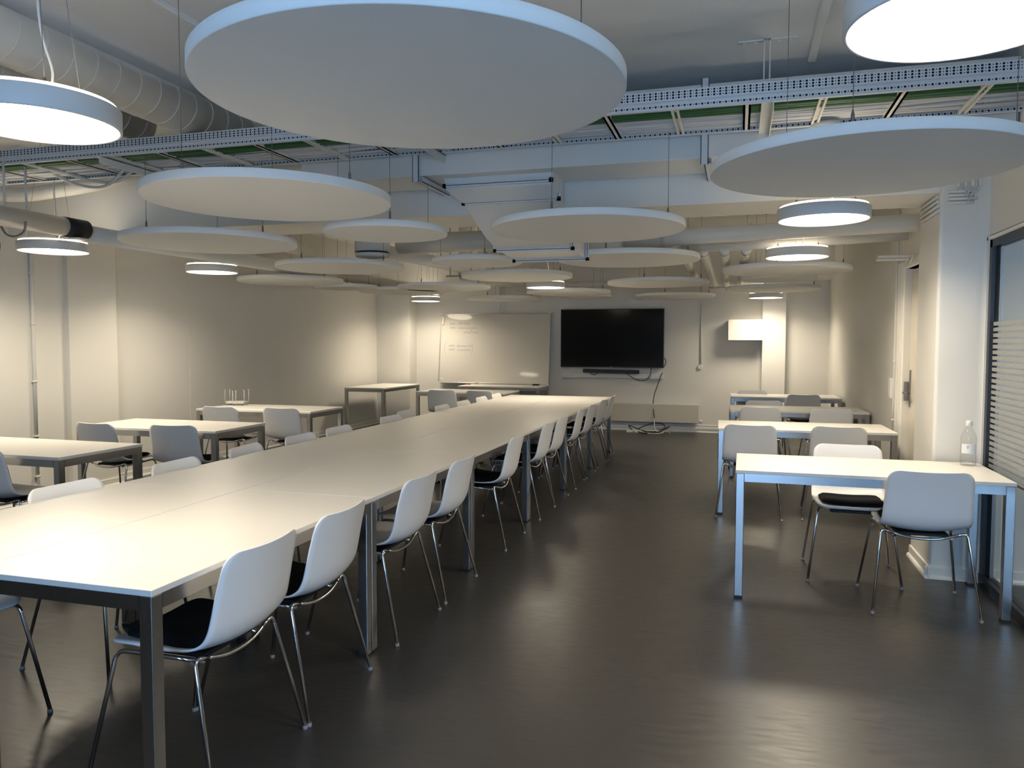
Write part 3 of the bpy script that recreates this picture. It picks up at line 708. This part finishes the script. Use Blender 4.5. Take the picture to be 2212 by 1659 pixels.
rduct('round_duct', 'dark-looking lateral duct high up between whiteboard and screen', [(-3.3, 12.15, 2.38), (-1.95, 12.15, 2.38)], .055)
tg = thing('trapeze_hanger', 'thin grey trapeze hanger dangling before the middle discs', 'hanger', (-3.3, 8.6, 2.3))
b = MB(); b.tube([(0, 0, -.05), (0, 0, .78)], .005, 6); b.build('rod', 'darkmetal', tg)
b = MB(); b.tube([(.26, 0, -.05), (.26, 0, .78)], .005, 6); b.build('rod', 'darkmetal', tg)
b = MB(); b.box(-.05, .33, -.015, .015, .12, .135); b.box(-.05, .4, -.015, .015, -.06, -.045); b.build('bar', 'darkmetal', tg)
mm = thing('presence_sensor', 'small white box sensor hanging among the middle discs', 'sensor', (-2.85, 8.7, 2.31))
b = MB(); b.lathe([(.03, .0), (.042, .012), (.042, .05)], 20); b.build('housing', 'whitepl', mm)
b = MB(); b.tube([(0, 0, .05), (0, 0, .79)], .004, 6); b.build('stem', 'whitepl', mm)
# small items near the upper left
ca = thing('wall_box', 'small dark box fixed under the ceiling behind the cable ladder', 'box', (-5.85, 5.15, 2.98))
b = MB(); b.bbox(-.05, .05, -.05, .05, 0, .12, .004); b.build('housing', 'whitepl', ca)
b = MB(); b.bbox(-.03, .03, -.056, -.05, .01, .06, .002); b.build('lens', 'slot', ca)
for i, y in enumerate((4.16, 4.33)):
    b = MB(); b.tube([(-4.88, y, 2.39), (-4.88, y, 2.70)], .008, 8); tag(b.build('hanger_rod', 'whitepl'), 'white rod between cable ladder and sleeved duct, %s the black sleeve' % ('farther from' if i == 0 else 'nearer'), 'rod', 'rods over the sleeved duct')
b = MB(); b.tube(catmull([(-4.90, 3.96, 2.27), (-4.80, 3.98, 2.19), (-4.74, 3.98, 2.11), (-4.77, 3.98, 2.03), (-4.83, 3.96, 2.00), (-4.90, 3.96, 2.04), (-4.93, 3.96, 2.12), (-4.93, 3.96, 2.27)], 6), .017, 12)
tag(b.build('green_hose', 'hose'), 'looped green hose hanging at the edge under the sleeved duct', 'hose')
b = MB(); b.tube(catmull([(-5.03, 4.25, 2.29), (-4.98, 4.25, 2.22), (-4.90, 4.25, 2.20), (-4.82, 4.25, 2.23), (-4.80, 4.25, 2.30)], 6), .008, 8)
tag(b.build('loose_cable', 'darkmetal'), 'dark loose cable drooping under the sleeved duct', 'cable')
# ceiling joint strips near the camera
b = MB(); b.bbox(.350, .395, .0, 4.79, ZC-.035, ZC-.0005, .004, 1); tag(b.build('ceiling_strip', 'ceil'), 'narrow raised strip along the ceiling next to the brightest pendant', 'strip')
b = MB(); b.bbox(-2.73, -2.68, .0, 4.79, ZC-.03, ZC-.0005, .004, 1); tag(b.build('ceiling_strip', 'ceil'), 'narrow raised strip along the ceiling beside the spiral duct', 'strip')
# conduits on the column
for i in range(4):
    x = 1.255+.038*i
    b = MB(); b.tube([(x, 5.2605, 2.40), (x, 5.2605, ZC)], .0105, 8); tag(b.build('cable_conduit', 'whitepl'), 'short vertical white conduit above the column, %s from the outer edge' % on[i], 'conduit', 'vertical conduits on the column')
for i in range(4):
    z = 2.375-.022*i
    b = MB(); b.tube([(1.20, 5.2615, z), (1.36-.02*(i % 2), 5.2615, z)], .0095, 8); tag(b.build('cable_conduit', 'whitepl'), 'horizontal white conduit on the column front, %s from the top' % on[i], 'conduit', 'horizontal conduits on the column front')
    b = MB(); b.tube([(1.1515, 5.32-.02*i, z-.008*i-.02), (1.1515, 5.78-.02*i, z-.008*i-.02)], .0095, 8); tag(b.build('cable_conduit', 'whitepl'), 'white conduit along the column side, %s from the top' % on[i], 'conduit', 'conduits along the column side')
    b = MB(); b.tube(catmull([(1.255+.038*i, 5.255, 2.40), (1.25+.03*i, 5.25, 2.385), (1.30, 5.25, z)], 5), .004, 6); tag(b.build('loose_cable', 'cablew'), 'grey cable bridging two conduits on the column, %s in the cluster' % on[i], 'cable', 'cables between the column conduits')

# ------------------------------------------------------------------ back wall things
tv = thing('television', 'large black wall-mounted television', 'TV', (-2.047, YB-.07, 1.05))
b = MB(); b.bbox(-.865, .865, -.012, .035, 0, .975, .005); b.build('screen_housing', 'tvbody', tv)
b = MB(); b.box(-.852, .852, -.0135, -.012, .018, .962); b.build('screen', 'tvscreen', tv)
b = MB(); b.box(-.02, .02, -.0137, -.0125, .006, .012); b.build('badge', 'alu', tv)
sb = thing('soundbar', 'slim black soundbar mounted below the television', 'speaker', (-2.05, YB-.08, .955))
b = MB(); b.bbox(-.47, .47, -.03, .04, 0, .062, .006); b.build('speaker_body', 'tvbody', sb).rotation_euler = (0, .012, 0)
ch = thing('socket_trunking', 'white surface trunking with sockets under the television', 'trunking', (-2.04, YB-.02, .87))
b = MB(); b.bbox(-.86, .86, -.015, .02, 0, .07, .004); b.build('channel', 'whitepl', ch)
for x, n in ((-.76, 3), (.74, 3)):
    b = MB(); b.bbox(x-.10, x+.10, -.028, -.014, -.008, .078, .004); p = b.build('socket_plate', 'whitepl', ch)
    for k in range(n):
        b = MB(); b.lathe([(.022, 0), (.020, .002)], 16); q = b.build('socket', 'edge', p); q.rotation_euler = (PI/2, 0, 0); q.location = (x-.062+.062*k, -.028, .035)
def wcable(label, pts, r, mat, group=None):
    b = MB(); b.tube(catmull(pts, 8), r, 7); return tag(b.build('power_cable', mat), label, 'cable', group)
wy = YB-.05
wcable('black cable drooping between soundbar and television', [(-1.80, wy, .96), (-1.70, wy, .89), (-1.58, wy, .84), (-1.47, wy, .85), (-1.40, wy, .93), (-1.385, wy, 1.07)], .006, 'blackcable')
wcable('short black cable under the middle of the soundbar', [(-2.41, wy, .96), (-2.37, wy, .93), (-2.33, wy, .92), (-2.28, wy, .955)], .005, 'blackcable')
wcable('black cable looping out at the edge of the television', [(-1.18, wy, 1.22), (-1.15, wy, 1.18), (-1.155, wy, 1.11), (-1.19, wy, 1.055)], .006, 'blackcable')
wcable('black cable falling from the sockets to the floor', [(-1.20, wy, .97), (-1.22, wy-.01, .93), (-1.28, wy-.02, .75), (-1.33, wy-.04, .58), (-1.34, wy-.06, .40), (-1.31, wy-.10, .20), (-1.29, wy-.16, .03)], .007, 'blackcable')
wcable('coiled black cable lying on the floor below the television', [(-1.29, wy-.16, .012), (-1.15, wy-.09, .06), (-1.06, wy-.2, .10), (-1.22, wy-.38, .03), (-1.48, wy-.40, .012), (-1.56, wy-.2, .05), (-1.34, wy-.12, .14), (-1.14, wy-.2, .13), (-1.2, wy-.36, .03), (-1.45, wy-.3, .03), (-1.72, wy-.16, .10), (-1.62, wy-.34, .02)], .008, 'blackcable')
wcable('white cable tangled with the black coil on the floor', [(-1.315, wy-.1, .22), (-1.28, wy-.18, .03), (-1.14, wy-.30, .03), (-1.22, wy-.44, .012), (-1.42, wy-.40, .012), (-1.48, wy-.28, .02), (-1.3, wy-.2, .03), (-1.08, wy-.16, .012), (-1.04, wy-.34, .012)], .007, 'whitepl')
ps = thing('power_strip', 'white power strip lying on the floor by the coiled cables', 'power strip', (-1.62, wy-.30, 0), math.radians(6))
b = MB(); b.bbox(-.12, .12, -.03, .03, .001, .04, .006); b.build('strip_body', 'whitepl', ps)
b = MB(); b.bbox(-.09, -.05, -.02, .02, .04, .044, .001); b.bbox(-.02, .02, -.02, .02, .04, .044, .001); b.bbox(.05, .09, -.02, .02, .04, .044, .001); b.build('socket', 'edge', ps)
rd = thing('radiator', 'low cream panel radiator on the back wall under the television', 'radiator', (-1.36, YB-.10, .155))
b = MB(); b.bbox(-.76, .76, -.02, .03, 0, .295, .008); b.build('panel', 'radpaint', rd)
b = MB(); b.box(-.76, .76, -.02, .06, .295, .302); b.box(-.75, .75, .03, .06, .02, .28); b.build('grille', 'trim', rd)
b = MB(); b.lathe([(.018, 0), (.018, .05)], 12, c=(.785, 0, .01)); b.build('valve', 'whitepl', rd)
for x in (-.6, .6): b = MB(); b.box(x-.015, x+.015, .03, .10, .1, .2); b.build('mount', 'trim', rd)
b = MB(); b.tube([(-5.5, YB-.045, .12), (1.3, YB-.045, .12)], .009, 8); tag(b.build('heating_pipe', 'trim'), 'thin horizontal heating pipe just above the back baseboard', 'pipe')
# tall wall panel with the side cabinet
tp = thing('wall_panel', 'tall flat white panel standing against the back wall', 'panel', (.525, YB-.09, 0))
b = MB(); b.bbox(-.175, .175, -.06, .09, 0, 2.44, .004); b.build('panel_board', 'trim', tp)
cb = thing('wall_cabinet', 'small white box cabinet mounted beside the tall panel', 'cabinet', (.095, YB-.15, 1.505))
b = MB(); b.bbox(-.26, .255, -.14, .15, 0, .325, .003); b.build('cabinet_body', 'trim', cb)
b = MB(); b.box(-.258, .253, -.143, -.14, .003, .322); b.build('front_panel', 'trim', cb)
# whiteboard leaning on the table
wb = thing('whiteboard', 'big whiteboard with faded handwriting leaning on the back table', 'whiteboard', (-4.10, 12.70, .745))
tilt = math.atan2(.15, 1.22); R_ = Matrix.Rotation(-tilt, 4, 'X')
def wbpart(name, mb, mat, parent=wb):
    o = mb.build(name, mat, parent); 
    if parent is wb: o.rotation_euler = (-tilt, 0, 0)
    return o
b = MB(); b.box(-1.0, 1.0, 0, .012, .012, 1.228); bd = wbpart('board', b, 'board')
b = MB(); fw = .018
b.bbox(-1.008, 1.008, -.006, .018, 0, fw, .004); b.bbox(-1.008, 1.008, -.006, .018, 1.228-fw+.006, 1.234, .004); b.bbox(-1.008, -1.008+fw, -.006, .018, 0, 1.234, .004); b.bbox(1.008-fw, 1.008, -.006, .018, 0, 1.234, .004)
wbpart('board_frame', b, 'alu')
b = MB()
for sx in (-1, 1):
    for zz in (.004, 1.222): b.bbox(sx*.99-.022, sx*.99+.022, -.008, .019, zz-.008, zz+.014, .003)
wbpart('corner_cap', b, 'edge')
def writing(txt, x, z, size, mat):
    cu = bpy.data.curves.new('handwriting', 'FONT'); cu.body = txt; cu.size = size; cu.shear = .25; cu.resolution_u = 2; cu.offset = -.0006
    tmp = bpy.data.objects.new('tmp', cu); C.objects.link(tmp); dg = bpy.context.evaluated_depsgraph_get(); dg.update()
    me = bpy.data.meshes.new_from_object(tmp.evaluated_get(dg)); bpy.data.objects.remove(tmp)
    me.materials.clear(); me.materials.append(M[mat])
    me.transform(Matrix.Translation((x, -.0008, z)) @ Matrix.Rotation(PI/2, 4, 'X'))
    o = bpy.data.objects.new('handwriting', me); C.objects.link(o); o.parent = bd
for t_, x, z, m_ in (('WIFI :', -.84, 1.035, 'ink'), ('ITR-Guest', -.68, 1.045, 'ink'), ('PSW :', -.83, .965, 'ink'), ('kalmar3customers', -.67, .967, 'ink'), ('o', -.435, .93, 'ink'), ('(all lowercase)', -.57, .89, 'ink'),
   ('WIFI :', -.84, .645, 'inkb'), ('Basement SC', -.68, .645, 'inkb'), ('PSW :', -.83, .578, 'inkb'), ('DanSenDefine', -.68, .576, 'inkb')):
    writing(t_, x, z, .052 if len(t_) < 12 else .046, m_)
b = MB()
for sx, cx in ((-1, -.86), (1, -.44)):
    b = MB(); pts = [(cx+sx*.055*math.cos(a), -.001, .62+.115*math.sin(a)) for a in [(-1.1+2.2*k/12) for k in range(13)]]; b.tube(pts, .0014, 5); b.build('bracket_stroke', 'inkb', bd)
b = MB(); b.bbox(-.972, -.935, -.024, -.001, 1.04, 1.175, .004); b.build('magnetic_holder', 'cream', bd)
b = MB(); b.box(-.965, -.915, -.002, -.0005, .065, .095, Matrix.Translation((-.94, 0, .08)) @ Matrix.Rotation(.5, 4, 'Y') @ Matrix.Translation((.94, 0, -.08))); b.build('sticker', 'edge', bd)
for nm, lab, cat, x, y, dims, mat in (('whiteboard_eraser', 'black eraser on the table edge below the whiteboard', 'eraser', -3.27, 12.52, (.11, .035, .025), 'slot'), ('marker_pen', 'red marker lying below the whiteboard', 'marker', -4.46, 12.45, (.11, .018, .018), 'red'),
   ('chalk_box', 'small patterned white box below the whiteboard', 'box', -4.30, 12.50, (.10, .03, .04), 'whitepl')):
    b = MB(); b.bbox(-dims[0]/2, dims[0]/2, -dims[1]/2, dims[1]/2, 0, dims[2], .004); o = b.build(nm, mat); o.location = (x, y, .7405); tag(o, lab, cat)
    if nm == 'chalk_box':
        b = MB(); [b.box(-.04+.02*k, -.03+.02*k, -.0156, -.015, .008, .032) for k in range(4)]; b.build('print', 'slot', o)
b = MB(); b.tube([(-.055, 0, .009), (-.025, 0, .009)], .0095, 8); mk = [o for o in bpy.data.objects if o.name == 'marker_pen'][0]; b.build('cap', 'slot', mk)
b = MB(); b.tube([(-4.93, YB-.03, .70), (-4.90, YB-.06, .67)], .012, 8); tag(b.build('wall_hook', 'whitepl'), 'tiny white hook on the back wall under the whiteboard corner', 'hook')
# napkin holder on a table
nh = thing('napkin_holder', 'clear acrylic napkin holder with white napkins near the blank wall', 'napkin holder', (-5.52, 7.56, .7405), .1)
b = MB(); b.bbox(-.13, .13, -.06, .06, .012, .018, .001, 1); b.build('base_plate', 'acrylic', nh)
for x in (-.12, .12):
    for y in (-.05, .05):
        b = MB(); b.tube(smooth_path([(x, y, .0), (x, y, .165), (x*.93, y, .178)], .008), .0028, 6); b.build('upright', 'whitepl', nh)
for x in (-.02, .02): b = MB(); b.tube([(x, -.055, .0), (x, -.055, .170)], .0028, 6); b.build('upright', 'whitepl', nh)
b = MB()
for k in range(9): b.box(-.11, .11, -.05, .05, .018+.003*k, .0205+.003*k, Matrix.Rotation(random.uniform(-.04, .04), 4, 'Z'))
tag(b.build('napkin_stack', 'trim', nh), None)
# bottle
bt = thing('spray_bottle', 'clear plastic bottle with white cap on the front door-side table', 'bottle', (1.312, 5.10, .7405))
b = MB(); pr = [(.030, 0), (.040, .004), (.042, .012), (.042, .060), (.039, .064), (.039, .068), (.042, .072), (.042, .130), (.039, .134), (.042, .140), (.043, .155), (.038, .180), (.022, .210), (.014, .222), (.014, .238)]
b.lathe(pr, 32, cap=False); b.lathe([(.001, .001), (.030, 0)], 32, cap=False); b.build('bottle_body', 'pet', bt)
b = MB(); b.lathe([(.016, .232), (.0175, .236), (.0175, .262), (.015, .266)], 24); b.build('cap', 'whitepl', bt)
b = MB(); n = 14
for a0, a1 in ((-2.75, -1.55), (-1.50, -.6)):
    vs = []; 
    for k in range(n+1):
        a = a0+(a1-a0)*k/n; vs += [(.0428*math.cos(a), .0428*math.sin(a), .074), (.0428*math.cos(a), .0428*math.sin(a), .130)]
    b.add(vs, [(2*k, 2*k+2, 2*k+3, 2*k+1) for k in range(n)], True)
lbl = b.build('label', 'edge', bt)
b = MB(); 
for z, a0, a1 in ((.115, -2.0, -1.7), (.108, -2.05, -1.75), (.100, -1.95, -1.80)):
    vs = []
    for k in range(5): a = a0+(a1-a0)*k/4; vs += [(.0431*math.cos(a), .0431*math.sin(a), z), (.0431*math.cos(a), .0431*math.sin(a), z+.004)]
    b.add(vs, [(2*k, 2*k+2, 2*k+3, 2*k+1) for k in range(4)], True)
b.build('print', 'darkmetal', lbl)
b = MB(); b.lathe([(.030, .003), (.040, .006), (.0405, .026)], 24); b.build('liquid', 'pet', bt)

# ------------------------------------------------------------------ added unseen corridor lamp (brightens the space behind the glass) and daylight
lamp(2.6, 3.6, 'added unseen lamp brightening the space behind the glass partition', .25, 2.5)
wo = bpy.data.worlds.new('daylight'); sc.world = wo; wo.use_nodes = True
bg = wo.node_tree.nodes['Background']; bg.inputs['Color'].default_value = (.36, .60, 1.0, 1); bg.inputs['Strength'].default_value = 6.2
for x0, x1 in ((-1.0, .85), (2.2, 3.6)):
    l = bpy.data.lights.new('window_portal', 'AREA'); l.shape = 'RECTANGLE'; l.size = x1-x0; l.size_y = WZ1-WZ0; l.cycles.is_portal = True
    o = bpy.data.objects.new('window_portal', l); C.objects.link(o); o.location = ((x0+x1)/2, YF-.15, (WZ0+WZ1)/2); o.rotation_euler = (PI/2, 0, 0)

# ------------------------------------------------------------------ camera
f, yaw, pit, rol, H = 1661.3918, .2864, .0535, .0019, 1.459
F = Vector((-math.sin(yaw)*math.cos(pit), math.cos(yaw)*math.cos(pit), -math.sin(pit)))
R0 = Vector((math.cos(yaw), math.sin(yaw), 0)); U0 = R0.cross(F)
R1 = R0*math.cos(rol)+U0*math.sin(rol); U1 = -R0*math.sin(rol)+U0*math.cos(rol)
cd = bpy.data.cameras.new('camera'); cd.sensor_width = 36; cd.lens = f/2212*36; cd.clip_start = .05; cd.clip_end = 60
co = bpy.data.objects.new('camera', cd); C.objects.link(co)
m3 = Matrix((R1, U1, -F)).transposed(); co.matrix_world = Matrix.Translation((0, 0, H)) @ m3.to_4x4()
sc.camera = co
vs_ = sc.view_settings; vs_.view_transform = 'Standard'; vs_.look = 'None'; vs_.exposure = 1.0; vs_.gamma = 1.0; vs_.use_curve_mapping = False
sc.cycles.max_bounces = 8; sc.cycles.diffuse_bounces = 5; sc.cycles.glossy_bounces = 4; sc.cycles.transparent_max_bounces = 12
sc.cycles.sample_clamp_indirect = 6.0; sc.cycles.caustics_reflective = False; sc.cycles.caustics_refractive = False
sc.cycles.use_denoising = True
